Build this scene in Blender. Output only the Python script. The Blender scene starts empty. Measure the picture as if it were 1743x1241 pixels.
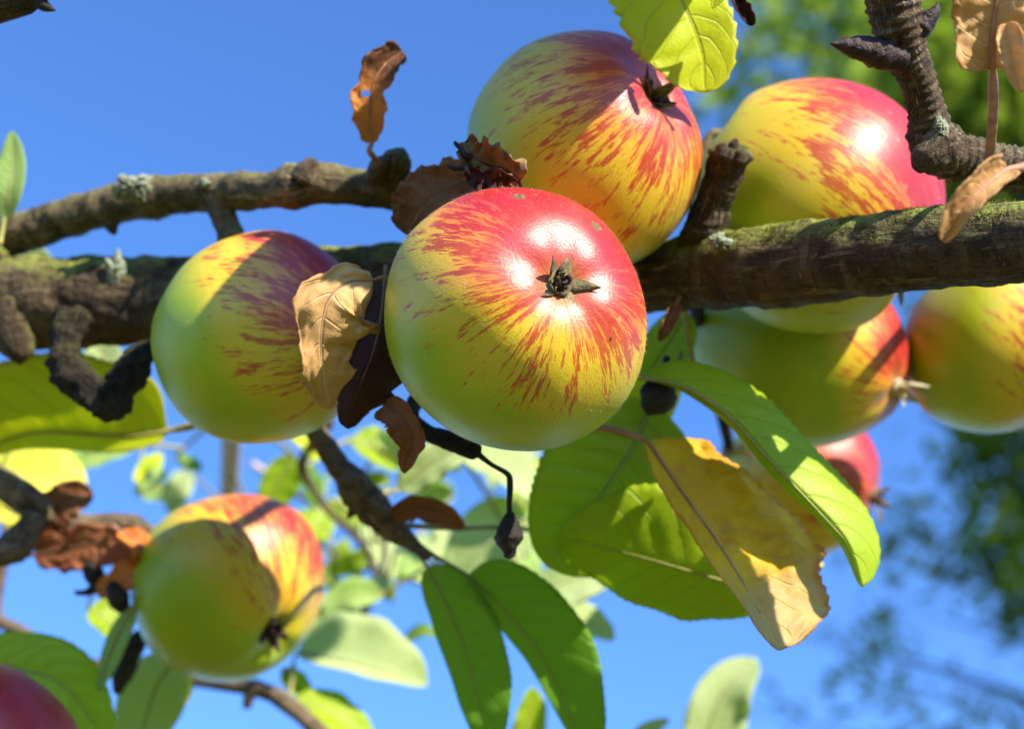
import bpy, bmesh, math, random
import numpy as np
from mathutils import Vector, Matrix, Quaternion, noise

# ------------------------------------------------------------------ camera
SC = bpy.context.scene
COL = SC.collection
PW, PH = 1743.0, 1241.0            # photograph size in pixels
HALF = 0.3269                      # tan of half the horizontal field of view
FPX = PW / 2 / HALF
PITCH = math.radians(36)
CAM_H = 1.60
FR, UP, RT = Vector((0, math.cos(PITCH), math.sin(PITCH))), Vector((0, -math.sin(PITCH), math.cos(PITCH))), Vector((1, 0, 0))
ORG = Vector((0, 0, CAM_H))


def cv(x, y, z):                   # camera-space direction (right, up, toward camera) to world
    return RT * x + UP * y - FR * z


def P(px, py, d):                  # photo pixel + distance along the view axis to world point
    return ORG + cv((px - PW / 2) * d / FPX, -(py - PH / 2) * d / FPX, -d)


cam_d = bpy.data.cameras.new("camera")
cam = bpy.data.objects.new("camera", cam_d)
COL.objects.link(cam)
SC.camera = cam
cam.location = ORG
cam.rotation_euler = (math.pi / 2 + PITCH, 0, 0)
cam_d.sensor_width = 36
cam_d.lens = 18 / HALF
cam_d.clip_start = 0.01
cam_d.clip_end = 2000
cam_d.dof.use_dof = True
cam_d.dof.focus_distance = 0.375
cam_d.dof.aperture_fstop = 10.5

# ------------------------------------------------------------------ sky, sun, exposure
SUN = cv(0.577, 0.77, 0.28).normalized()
elev = math.asin(SUN.z)
azim = math.atan2(SUN.x, SUN.y)    # clockwise from +Y
world = bpy.data.worlds.new("World")
SC.world = world
world.use_nodes = True
wn = world.node_tree
bg = wn.nodes["Background"]
sky = wn.nodes.new("ShaderNodeTexSky")
sky.sky_type = 'NISHITA'
sky.sun_disc = False
sky.sun_elevation = elev
sky.sun_rotation = azim
sky.altitude = 300
sky.air_density = 1.0
sky.dust_density = 0.0
sky.ozone_density = 4.0
tint = wn.nodes.new("ShaderNodeMix")          # the camera's strong rendering of blue, the same over the whole sky
tint.data_type = 'RGBA'
tint.blend_type = 'MULTIPLY'
tint.inputs[0].default_value = 1.0
tint.inputs[7].default_value = (0.66, 0.95, 1.34, 1)
wn.links.new(sky.outputs[0], tint.inputs[6])
wn.links.new(tint.outputs[2], bg.inputs[0])
bg.inputs[1].default_value = 0.121
sl = bpy.data.lights.new("sun", 'SUN')
sl.energy = 5.0
sl.angle = math.radians(0.53)
sl.color = (1.0, 0.91, 0.74)
sun = bpy.data.objects.new("sun", sl)
COL.objects.link(sun)
sun.location = (2, -2, 6)
sun.rotation_euler = SUN.to_track_quat('Z', 'Y').to_euler()
vs = SC.view_settings
vs.view_transform = 'Standard'
vs.look = 'None'
vs.exposure = 1.18
vs.gamma = 1.0
SC.render.engine = 'CYCLES'
SC.cycles.use_denoising = True
SC.cycles.max_bounces = 10
SC.cycles.diffuse_bounces = 5
SC.cycles.transmission_bounces = 8
SC.cycles.caustics_reflective = False
SC.cycles.caustics_refractive = False
SC.cycles.sample_clamp_indirect = 6

RNG = random.Random(7)


# ------------------------------------------------------------------ node helpers
class NT:
    def __init__(s, name):
        s.m = bpy.data.materials.new(name)
        s.m.use_nodes = True
        s.t = s.m.node_tree
        s.t.nodes.clear()
        s.out = s.t.nodes.new("ShaderNodeOutputMaterial")

    def n(s, typ, **kw):
        nd = s.t.nodes.new(typ)
        for k, v in kw.items():
            setattr(nd, k, v)
        return nd

    def link(s, a, b):
        s.t.links.new(a, b)

    def put(s, sock, v):
        if hasattr(v, 'links') or hasattr(v, 'is_output'):
            s.link(v, sock)
        elif v is not None:
            if isinstance(v, tuple) and len(v) == 3 and sock.type == 'RGBA':
                v = v + (1,)
            sock.default_value = v

    def math(s, op, a, b=None, c=None, clamp=False):
        nd = s.n("ShaderNodeMath", operation=op, use_clamp=clamp)
        for i, v in enumerate((a, b, c)):
            if v is not None:
                s.put(nd.inputs[i], v)
        return nd.outputs[0]

    def vmul(s, v, k):
        nd = s.n("ShaderNodeVectorMath", operation='MULTIPLY')
        s.put(nd.inputs[0], v)
        nd.inputs[1].default_value = k
        return nd.outputs[0]

    def noise(s, vec, scale, detail=3, rough=0.55, dist=0.0):
        nd = s.n("ShaderNodeTexNoise")
        s.put(nd.inputs['Vector'], vec)
        nd.inputs['Scale'].default_value = scale
        nd.inputs['Detail'].default_value = detail
        nd.inputs['Roughness'].default_value = rough
        nd.inputs['Distortion'].default_value = dist
        return nd.outputs['Fac']

    def mix(s, f, a, b, mode='MIX'):
        nd = s.n("ShaderNodeMix", data_type='RGBA', blend_type=mode)
        s.put(nd.inputs[0], f)
        s.put(nd.inputs[6], a)
        s.put(nd.inputs[7], b)
        return nd.outputs[2]

    def smooth(s, v, lo, hi):
        nd = s.n("ShaderNodeMapRange", interpolation_type='SMOOTHSTEP')
        s.put(nd.inputs[0], v)
        nd.inputs[1].default_value = lo
        nd.inputs[2].default_value = hi
        return nd.outputs[0]

    def bump(s, h, strength, dist):
        nd = s.n("ShaderNodeBump")
        s.put(nd.inputs['Height'], h)
        nd.inputs['Strength'].default_value = strength
        nd.inputs['Distance'].default_value = dist
        return nd.outputs[0]

    def principled(s, col, rough=0.5, spec=0.5, nrm=None, **kw):
        nd = s.n("ShaderNodeBsdfPrincipled")
        s.put(nd.inputs['Base Color'], col)
        s.put(nd.inputs['Roughness'], rough)
        s.put(nd.inputs['Specular IOR Level'], spec)
        if nrm is not None:
            s.link(nrm, nd.inputs['Normal'])
        for k, v in kw.items():
            s.put(nd.inputs[k], v)
        return nd.outputs[0]

    def done(s, sh):
        s.link(sh, s.out.inputs[0])
        return s.m


def objco(t):
    return t.n("ShaderNodeTexCoord").outputs['Object']


# ------------------------------------------------------------------ materials
def apple_mat():
    t = NT("apple_skin")
    at = t.n("ShaderNodeAttribute", attribute_name="streak")
    bl = t.n("ShaderNodeAttribute", attribute_name="blush").outputs['Fac']
    eye = t.n("ShaderNodeAttribute", attribute_name="eye").outputs['Fac']
    v = at.outputs['Vector']
    oc = objco(t)
    s1 = t.noise(t.vmul(v, (1, 1, 0.8)), 7.6, 4.0, 0.62, 0.35)
    s2 = t.noise(t.vmul(v, (1, 1, 0.8)), 17, 4.0, 0.62, 0.3)
    s3 = t.noise(t.vmul(v, (1, 1, 0.5)), 60, 3, 0.6, 0.2)
    blot = t.noise(oc, 42, 4, 0.62)
    st = t.math('ADD', t.math('MULTIPLY', s1, 0.48), t.math('ADD', t.math('MULTIPLY', s2, 0.52), t.math('MULTIPLY', t.math('SUBTRACT', s3, 0.5), 0.42)))
    bl2 = t.math('ADD', bl, t.math('MULTIPLY', t.math('SUBTRACT', blot, 0.5), 0.30))
    green = t.mix(t.smooth(t.noise(oc, 26, 3), 0.3, 0.7), (0.270, 0.395, 0.003), (0.395, 0.470, 0.006))
    base = t.mix(t.smooth(bl2, 0.14, 0.50), green, (0.62, 0.44, 0.022))
    base = t.mix(t.smooth(bl2, 0.56, 0.90), base, (0.70, 0.205, 0.030))
    base = t.mix(t.smooth(bl2, 0.72, 1.08), base, (0.52, 0.040, 0.034))
    # dark red meridian streaks, denser towards the sunny side
    thr = t.math('SUBTRACT', 0.670, t.math('MULTIPLY', bl2, 0.255))
    d = t.math('SUBTRACT', st, thr)
    red = t.math('MULTIPLY', t.smooth(d, -0.026, 0.050), t.math('ADD', 0.55, t.math('MULTIPLY', t.noise(oc, 70, 3, 0.6), 0.8)), clamp=True)
    redc = t.mix(t.smooth(bl2, 0.30, 0.95), (0.46, 0.065, 0.018), (0.36, 0.010, 0.016))
    col = t.mix(t.math('MULTIPLY', t.math('MULTIPLY', red, 0.92), t.smooth(bl2, 0.06, 0.24)), base, redc)
    col = t.mix(t.math('MULTIPLY', eye, t.smooth(s2, 0.35, 0.62)), col, (0.58, 0.38, 0.13))
    # pale lenticel dots
    vor = t.n("ShaderNodeTexVoronoi")
    t.link(oc, vor.inputs['Vector'])
    vor.inputs['Scale'].default_value = 190
    dots = t.math('SUBTRACT', 1.0, t.smooth(vor.outputs['Distance'], 0.07, 0.16))
    rnd = t.n("ShaderNodeSeparateColor")
    t.link(vor.outputs['Color'], rnd.inputs[0])
    dots = t.math('MULTIPLY', dots, t.math('GREATER_THAN', rnd.outputs[0], 0.72))
    col = t.mix(t.math('MULTIPLY', dots, 0.35), col, (0.62, 0.42, 0.20))
    speck = t.smooth(t.noise(oc, 420, 2), 0.70, 0.78)
    col = t.mix(t.math('MULTIPLY', speck, 0.35), col, (0.25, 0.12, 0.04))
    h = t.math('ADD', t.math('MULTIPLY', t.noise(oc, 1500, 3, 0.75), 0.75), t.math('MULTIPLY', t.noise(oc, 120, 3), 0.6))
    b = t.bump(h, 0.20, 0.0010)
    rgh = t.math('ADD', 0.30, t.math('MULTIPLY', t.noise(oc, 160, 4, 0.7), 0.13))
    sh = t.principled(col, rgh, 0.58, b, **{'Subsurface Weight': 0.14, 'Subsurface Scale': 0.004,
                                           'Subsurface Radius': (1.0, 0.55, 0.15), 'Sheen Weight': 0.02,
                                           'Sheen Roughness': 0.4})
    return t.done(sh)


def bark_mat(name, dark, mid, pale, moss, moss_amt, scale=1.0):
    t = NT(name)
    oc = objco(t)
    at = t.n("ShaderNodeAttribute", attribute_name="along").outputs['Vector']
    geo = t.n("ShaderNodeNewGeometry")
    sep = t.n("ShaderNodeSeparateXYZ")
    t.link(geo.outputs['Normal'], sep.inputs[0])
    n1 = t.noise(oc, 90 * scale, 5, 0.65, 0.4)
    n2 = t.noise(oc, 420 * scale, 4, 0.7)
    ring = t.noise(t.vmul(at, (1, 1, 7)), 26 * scale, 4, 0.65, 0.3)
    col = t.mix(t.smooth(n1, 0.32, 0.68), dark, mid)
    col = t.mix(t.math('MULTIPLY', t.smooth(ring, 0.52, 0.70), 0.40), col, pale)
    crack = t.noise(t.vmul(at, (1, 1, 0.35)), 230 * scale, 4, 0.7, 0.8)
    col = t.mix(t.math('MULTIPLY', t.smooth(crack, 0.54, 0.66), 0.7), col, pale)
    lent = t.smooth(t.noise(t.vmul(at, (0.5, 0.5, 2.2)), 240 * scale, 2, 0.5), 0.66, 0.72)
    col = t.mix(t.math('MULTIPLY', lent, 0.6), col, pale)
    col = t.mix(t.smooth(n2, 0.52, 0.75), col, t.mix(0.5, dark, (0.01, 0.008, 0.006)))
    up = t.smooth(t.math('ADD', sep.outputs[2], t.math('MULTIPLY', t.math('SUBTRACT', n1, 0.5), 1.6)), -0.35, 0.55)
    mf = t.math('MULTIPLY', t.math('MULTIPLY', up, moss_amt), t.smooth(t.noise(oc, 150 * scale, 4, 0.7), 0.30, 0.60))
    col = t.mix(mf, col, t.mix(t.smooth(n2, 0.3, 0.7), moss, tuple(x * 1.9 for x in moss)))
    h = t.math('ADD', t.math('MULTIPLY', n1, 0.8), t.math('ADD', t.math('MULTIPLY', n2, 0.5), t.math('ADD', t.math('MULTIPLY', ring, 0.5), t.math('ADD', t.math('MULTIPLY', crack, 0.7), t.math('MULTIPLY', lent, 0.25)))))
    return t.done(t.principled(col, 0.82, 0.25, t.bump(h, 1.0, 0.0038 / scale)))


def leaf_mat(name, ca, cb, trans, tf=0.45, vein=None, tip=None, tipr=(0.5, 0.9), edge=None, mott=None, rough=0.45, nveins=9, spec=0.4):
    cl = lambda c: tuple(min(0.95, x / (1 - tf)) for x in c)
    ct = lambda c: tuple(min(0.97, math.sqrt(x) / tf) for x in c)
    trans = ct(trans)
    ca, cb = cl(ca), cl(cb)
    tipt, mottt, edget = [None if c is None else ct(tuple(x * 0.35 for x in c)) for c in (tip, mott, edge)]
    tip, mott, edge, vein = [None if c is None else cl(c) for c in (tip, mott, edge, vein)]
    t = NT(name)
    uv = t.n("ShaderNodeTexCoord").outputs['UV']
    oc = objco(t)
    sp = t.n("ShaderNodeSeparateXYZ")
    t.link(uv, sp.inputs[0])
    a = t.math('ABSOLUTE', t.math('SUBTRACT', t.math('MULTIPLY', sp.outputs[0], 2.0), 1.0))
    wob = t.math('MULTIPLY', t.math('SUBTRACT', t.noise(oc, 60, 2), 0.5), 0.10)
    q = t.math('MULTIPLY', t.math('ADD', t.math('SUBTRACT', sp.outputs[1], t.math('MULTIPLY', t.math('POWER', a, 1.3), 0.20)), wob), float(nveins))
    f = t.math('ABSOLUTE', t.math('SUBTRACT', t.math('FRACT', q), 0.5))
    side = t.smooth(f, 0.43, 0.495)
    midr = t.math('SUBTRACT', 1.0, t.smooth(a, 0.02, 0.07))
    net = t.n("ShaderNodeTexVoronoi", feature='DISTANCE_TO_EDGE')
    t.link(oc, net.inputs['Vector'])
    net.inputs['Scale'].default_value = 850
    netm = t.math('SUBTRACT', 1.0, t.smooth(net.outputs['Distance'], 0.0, 0.12))
    vm = t.math('MAXIMUM', t.math('MULTIPLY', side, 0.75), midr)
    big = t.noise(oc, 38, 4, 0.6)
    col = t.mix(t.smooth(big, 0.3, 0.7), ca, cb)
    tcol = t.mix(t.smooth(big, 0.3, 0.7), trans, tuple(x * 0.85 for x in trans))
    if tip is not None:
        tm = t.smooth(t.math('ADD', sp.outputs[1], t.math('MULTIPLY', t.math('SUBTRACT', t.noise(oc, 70, 4, 0.65), 0.5), 0.55)), *tipr)
        col = t.mix(tm, col, tip)
        tcol = t.mix(tm, tcol, tipt)
    if mott is not None:
        mm = t.math('MULTIPLY', t.smooth(t.noise(oc, 95, 5, 0.7), 0.50, 0.74), 0.8)
        col = t.mix(mm, col, mott)
        tcol = t.mix(mm, tcol, mottt)
    spm = t.math('MULTIPLY', t.smooth(t.noise(oc, 90, 4, 0.7), 0.68, 0.80), 0.7)
    col = t.mix(spm, col, cl((0.13, 0.075, 0.02)))
    tcol = t.mix(spm, tcol, ct((0.03, 0.012, 0.002)))
    if edge is not None:
        em = t.smooth(t.math('ADD', a, t.math('MULTIPLY', t.math('SUBTRACT', t.noise(oc, 90, 4), 0.5), 0.4)), 0.84, 1.06)
        col = t.mix(em, col, edge)
        tcol = t.mix(em, tcol, edget)
    if vein is not None:
        col = t.mix(t.math('MULTIPLY', vm, 0.6), col, vein)
        tcol = t.mix(t.math('MULTIPLY', vm, 0.45), tcol, tuple(x * 0.6 for x in trans))
    col = t.mix(t.math('MULTIPLY', netm, 0.10), col, tuple(x * 0.5 for x in ca))
    h = t.math('ADD', t.math('MULTIPLY', vm, -0.8), t.math('ADD', t.math('MULTIPLY', netm, -0.06), t.math('MULTIPLY', t.noise(oc, 260, 4, 0.65), 0.5)))
    b = t.bump(h, 0.5, 0.0010)
    sh = t.principled(col, rough, spec, b)
    tr = t.n("ShaderNodeBsdfTranslucent")
    t.link(tcol, tr.inputs[0])
    t.link(b, tr.inputs[1])
    ms = t.n("ShaderNodeMixShader")
    ms.inputs[0].default_value = tf
    t.link(sh, ms.inputs[1])
    t.link(tr.outputs[0], ms.inputs[2])
    return t.done(ms.outputs[0])


def plain_mat(name, a, b, scale=150, rough=0.6, bump=0.5, spec=0.3):
    t = NT(name)
    oc = objco(t)
    n = t.noise(oc, scale, 4, 0.65)
    return t.done(t.principled(t.mix(t.smooth(n, 0.3, 0.7), a, b), rough, spec, t.bump(t.noise(oc, scale * 3, 4, 0.7), bump, 0.001)))


M = {}
M['apple'] = apple_mat()
M['limb'] = bark_mat('limb_bark', (0.030, 0.020, 0.012), (0.095, 0.062, 0.036), (0.22, 0.17, 0.10), (0.155, 0.175, 0.030), 1.0)
M['limbL'] = M['limb']
M['branch'] = bark_mat('branch_bark', (0.055, 0.042, 0.024), (0.20, 0.150, 0.085), (0.42, 0.34, 0.20), (0.19, 0.18, 0.060), 0.7, 1.2)
M['twig'] = bark_mat('twig_bark', (0.080, 0.055, 0.038), (0.26, 0.180, 0.115), (0.50, 0.40, 0.28), (0.12, 0.12, 0.05), 0.25, 1.6)
M['shoot'] = bark_mat('shoot_bark', (0.035, 0.022, 0.016), (0.14, 0.090, 0.056), (0.40, 0.32, 0.21), (0.14, 0.15, 0.06), 0.40, 1.6)
M['spur'] = bark_mat('spur_bark', (0.012, 0.009, 0.006), (0.035, 0.026, 0.014), (0.075, 0.060, 0.030), (0.055, 0.055, 0.012), 0.45, 1.3)
M['black'] = plain_mat('dry_black', (0.010, 0.008, 0.008), (0.035, 0.026, 0.022), 300, 0.6, 0.8)
M['bud'] = plain_mat('bud_scale', (0.020, 0.010, 0.012), (0.055, 0.026, 0.026), 260, 0.45, 0.8)
M['lichen'] = plain_mat('lichen', (0.22, 0.26, 0.17), (0.46, 0.50, 0.38), 900, 0.9, 1.0, 0.1)
M['moss'] = plain_mat('moss_fibre', (0.10, 0.11, 0.014), (0.19, 0.19, 0.035), 300, 0.9, 0.2, 0.1)
M['sepal'] = plain_mat('sepal', (0.11, 0.085, 0.055), (0.26, 0.22, 0.12), 420, 0.8, 0.8, 0.1)
M['sepal_g'] = plain_mat('sepal_green', (0.34, 0.33, 0.19), (0.60, 0.57, 0.40), 420, 0.8, 0.8, 0.1)
M['stem'] = plain_mat('fruit_stem', (0.10, 0.085, 0.035), (0.20, 0.16, 0.07), 300, 0.6, 0.6)
M['fuzz'] = plain_mat('down', (0.38, 0.34, 0.22), (0.50, 0.46, 0.32), 100, 0.6, 0.0)
M['scab'] = plain_mat('scab', (0.15, 0.085, 0.042), (0.33, 0.22, 0.12), 900, 0.9, 0.9, 0.1)
M['pet_g'] = plain_mat('petiole_green', (0.22, 0.24, 0.06), (0.34, 0.30, 0.10), 200, 0.5, 0.3)
M['pet_r'] = plain_mat('petiole_red', (0.26, 0.10, 0.06), (0.42, 0.22, 0.14), 200, 0.5, 0.3)
M['pale_stem'] = plain_mat('pale_stem', (0.40, 0.28, 0.25), (0.55, 0.46, 0.38), 90, 0.7, 0.3)
M['pet_b'] = plain_mat('petiole_brown', (0.10, 0.05, 0.03), (0.22, 0.12, 0.07), 200, 0.6, 0.4)
G1, G2 = (0.045, 0.105, 0.008), (0.070, 0.150, 0.012)
M['green'] = leaf_mat('leaf_green', G1, G2, (0.115, 0.200, 0.002), 0.5, vein=(0.13, 0.19, 0.04))
M['green_l'] = leaf_mat('leaf_light_green', (0.165, 0.225, 0.006), (0.205, 0.260, 0.009), (0.145, 0.210, 0.001), 0.5, vein=(0.20, 0.27, 0.05))
M['lime'] = leaf_mat('leaf_lime', (0.28, 0.34, 0.010), (0.34, 0.37, 0.014), (0.20, 0.225, 0.002), 0.5, vein=(0.30, 0.34, 0.02), edge=(0.44, 0.42, 0.06))
M['under'] = leaf_mat('leaf_underside', (0.17, 0.24, 0.07), (0.23, 0.30, 0.11), (0.090, 0.170, 0.003), 0.5, vein=(0.32, 0.36, 0.14), rough=0.75, spec=0.15)
M['pale'] = leaf_mat('leaf_pale_down', (0.25, 0.31, 0.13), (0.33, 0.38, 0.19), (0.09, 0.14, 0.015), 0.4, vein=(0.40, 0.43, 0.26), rough=0.85, spec=0.1)
M['yellow'] = leaf_mat('leaf_yellow', (0.48, 0.42, 0.03), (0.54, 0.50, 0.08), (0.20, 0.19, 0.01), 0.45, vein=(0.5, 0.45, 0.12))
M['autumn'] = leaf_mat('leaf_autumn', (0.34, 0.190, 0.007), (0.54, 0.360, 0.005), (0.20, 0.110, 0.001), 0.42, vein=(0.46, 0.33, 0.08),
                       tip=(0.29, 0.205, 0.085), tipr=(0.52, 0.90), edge=(0.34, 0.12, 0.015), mott=(0.26, 0.13, 0.02), rough=0.55)
M['autumn_y'] = leaf_mat('leaf_autumn_gold', (0.36, 0.26, 0.03), (0.48, 0.32, 0.025), (0.23, 0.14, 0.001), 0.5, vein=(0.45, 0.36, 0.10), edge=(0.5, 0.18, 0.01))
M['tan'] = leaf_mat('leaf_dry_tan', (0.36, 0.20, 0.075), (0.50, 0.31, 0.13), (0.09, 0.032, 0.006), 0.3, vein=(0.60, 0.42, 0.22), mott=(0.24, 0.12, 0.04), rough=0.7, nveins=7)
M['brown'] = leaf_mat('leaf_dry_brown', (0.13, 0.052, 0.028), (0.22, 0.095, 0.045), (0.09, 0.018, 0.004), 0.40, vein=(0.26, 0.14, 0.08), mott=(0.08, 0.034, 0.018), rough=0.65)
M['rust'] = leaf_mat('leaf_dry_rust', (0.36, 0.12, 0.025), (0.48, 0.19, 0.05), (0.16, 0.03, 0.003), 0.42, vein=(0.38, 0.18, 0.07), tip=(0.075, 0.030, 0.014), tipr=(0.35, 0.75), rough=0.6)
M['orange'] = leaf_mat('leaf_orange', (0.52, 0.12, 0.015), (0.60, 0.19, 0.03), (0.20, 0.03, 0.002), 0.45, vein=(0.4, 0.15, 0.05), mott=(0.3, 0.05, 0.01))
M['dark'] = leaf_mat('leaf_dry_dark', (0.022, 0.009, 0.008), (0.045, 0.018, 0.014), (0.004, 0.001, 0.0005), 0.2, vein=(0.06, 0.03, 0.02), rough=0.7, spec=0.2)
M['dry_back'] = leaf_mat('leaf_dry_back', (0.14, 0.08, 0.045), (0.24, 0.15, 0.08), (0.05, 0.015, 0.004), 0.25, vein=(0.28, 0.18, 0.10), rough=0.75, spec=0.15)


# ------------------------------------------------------------------ object helpers
def link(ob, parent=None):
    COL.objects.link(ob)
    if parent is not None:
        ob.parent = parent
        ob.matrix_parent_inverse = parent.matrix_world.inverted()
    return ob


def mesh_obj(name, verts, faces, mats, parent=None, midx=None, smooth=True):
    me = bpy.data.meshes.new(name)
    me.from_pydata([tuple(v) for v in verts], [], faces)
    for m in (mats if isinstance(mats, (list, tuple)) else [mats]):
        me.materials.append(M[m] if isinstance(m, str) else m)
    if midx is not None:
        me.polygons.foreach_set('material_index', midx)
    if smooth:
        me.polygons.foreach_set('use_smooth', [True] * len(me.polygons))
    me.update()
    return link(bpy.data.objects.new(name, me), parent)


def empty(name, loc, label=None, cat=None, group=None):
    e = bpy.data.objects.new(name, None)
    e.empty_display_size = 0.02
    COL.objects.link(e)
    e.location = loc
    if label:
        e['label'] = label
    if cat:
        e['category'] = cat
    if group:
        e['group'] = group
    bpy.context.view_layer.update()
    return e


def spline(pts, n):
    """Catmull-Rom through pts (equal-length tuples/lists of numbers), n samples."""
    p = np.array(pts, float)
    if len(p) == 2:
        tt = np.linspace(0, 1, n)[:, None]
        return p[0] * (1 - tt) + p[1] * tt
    ext = np.vstack([2 * p[0] - p[1], p, 2 * p[-1] - p[-2]])
    seg = np.linalg.norm(np.diff(p[:, :3], axis=0), axis=1)
    cum = np.concatenate([[0], np.cumsum(seg)])
    cum /= cum[-1]
    out = []
    for t in np.linspace(0, 1, n):
        i = min(len(p) - 2, max(0, int(np.searchsorted(cum, t, side='right')) - 1))
        u = (t - cum[i]) / max(1e-9, cum[i + 1] - cum[i])
        a, b, c, d = ext[i:i + 4]
        out.append(0.5 * (2 * b + (c - a) * u + (2 * a - 5 * b + 4 * c - d) * u * u + (3 * b - a - 3 * c + d) * u ** 3))
    return np.array(out)


def px_path(pts):
    """(px,py,d,rpx) tuples, or (Vector, r) pairs, to [x,y,z,r]."""
    out = []
    for q in pts:
        if isinstance(q[0], Vector):
            out.append([*q[0], q[1]])
        else:
            v = P(q[0], q[1], q[2])
            out.append([v.x, v.y, v.z, q[3] * q[2] / FPX])
    return out


def tube(name, parent, pts, mat, n=60, seg=14, amp=0.0, freq=200.0, rings=0, ramp=0.0, knots=(), seed=0, cap=0.6, flat_end=False, label=None):
    S = spline(px_path(pts), n)
    C = [Vector(r[:3]) for r in S]
    Rr = np.maximum(S[:, 3], 1e-5)
    verts, faces, al = [], [], []
    T0 = (C[1] - C[0]).normalized()
    nrm = T0.orthogonal().normalized()
    dist = 0.0
    for i in range(n):
        T = (C[min(i + 1, n - 1)] - C[max(i - 1, 0)]).normalized()
        nrm = (nrm - T * nrm.dot(T)).normalized()
        bi = T.cross(nrm)
        if i:
            dist += (C[i] - C[i - 1]).length
        t = i / (n - 1)
        k = 1.0
        for (kt, ka, kw) in knots:
            k += ka * math.exp(-((t - kt) / kw) ** 2)
        if rings:
            k += ramp * (0.5 + 0.5 * math.sin(t * rings * 2 * math.pi + 1.5 * math.sin(t * 17))) ** 2
        for j in range(seg):
            a = 2 * math.pi * j / seg
            dr = nrm * math.cos(a) + bi * math.sin(a)
            r = Rr[i] * k
            if amp:
                q = (C[i] + dr * r)
                q = Vector((q.x + seed * 3.1, q.y, q.z))
                nz = noise.noise(q * freq) * 0.6 + noise.noise(q * freq * 2.7) * 0.3 + noise.noise(q * freq * 6.5) * 0.16
                r *= 1 + amp * nz
            verts.append(C[i] + dr * r)
            al.append((math.cos(a) * 0.02, math.sin(a) * 0.02, dist))
    for i in range(n - 1):
        for j in range(seg):
            k = (j + 1) % seg
            faces.append((i * seg + j, i * seg + k, (i + 1) * seg + k, (i + 1) * seg + j))
    for end, i in ((0, 0), (1, n - 1)):
        T = (C[1] - C[0]).normalized() * -1 if end == 0 else (C[-1] - C[-2]).normalized()
        verts.append(C[i] + T * Rr[i] * (0.05 if flat_end else cap))
        al.append((0, 0, 0 if end == 0 else dist))
        v = len(verts) - 1
        for j in range(seg):
            k = (j + 1) % seg
            faces.append((v, i * seg + k, i * seg + j) if end == 0 else (v, i * seg + j, i * seg + k))
    o = mesh_obj(name, verts, faces, mat, parent)
    at = o.data.attributes.new('along', 'FLOAT_VECTOR', 'POINT')
    at.data.foreach_set('vector', np.array(al).ravel())
    if label:
        o['label'] = label
    return o


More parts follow.
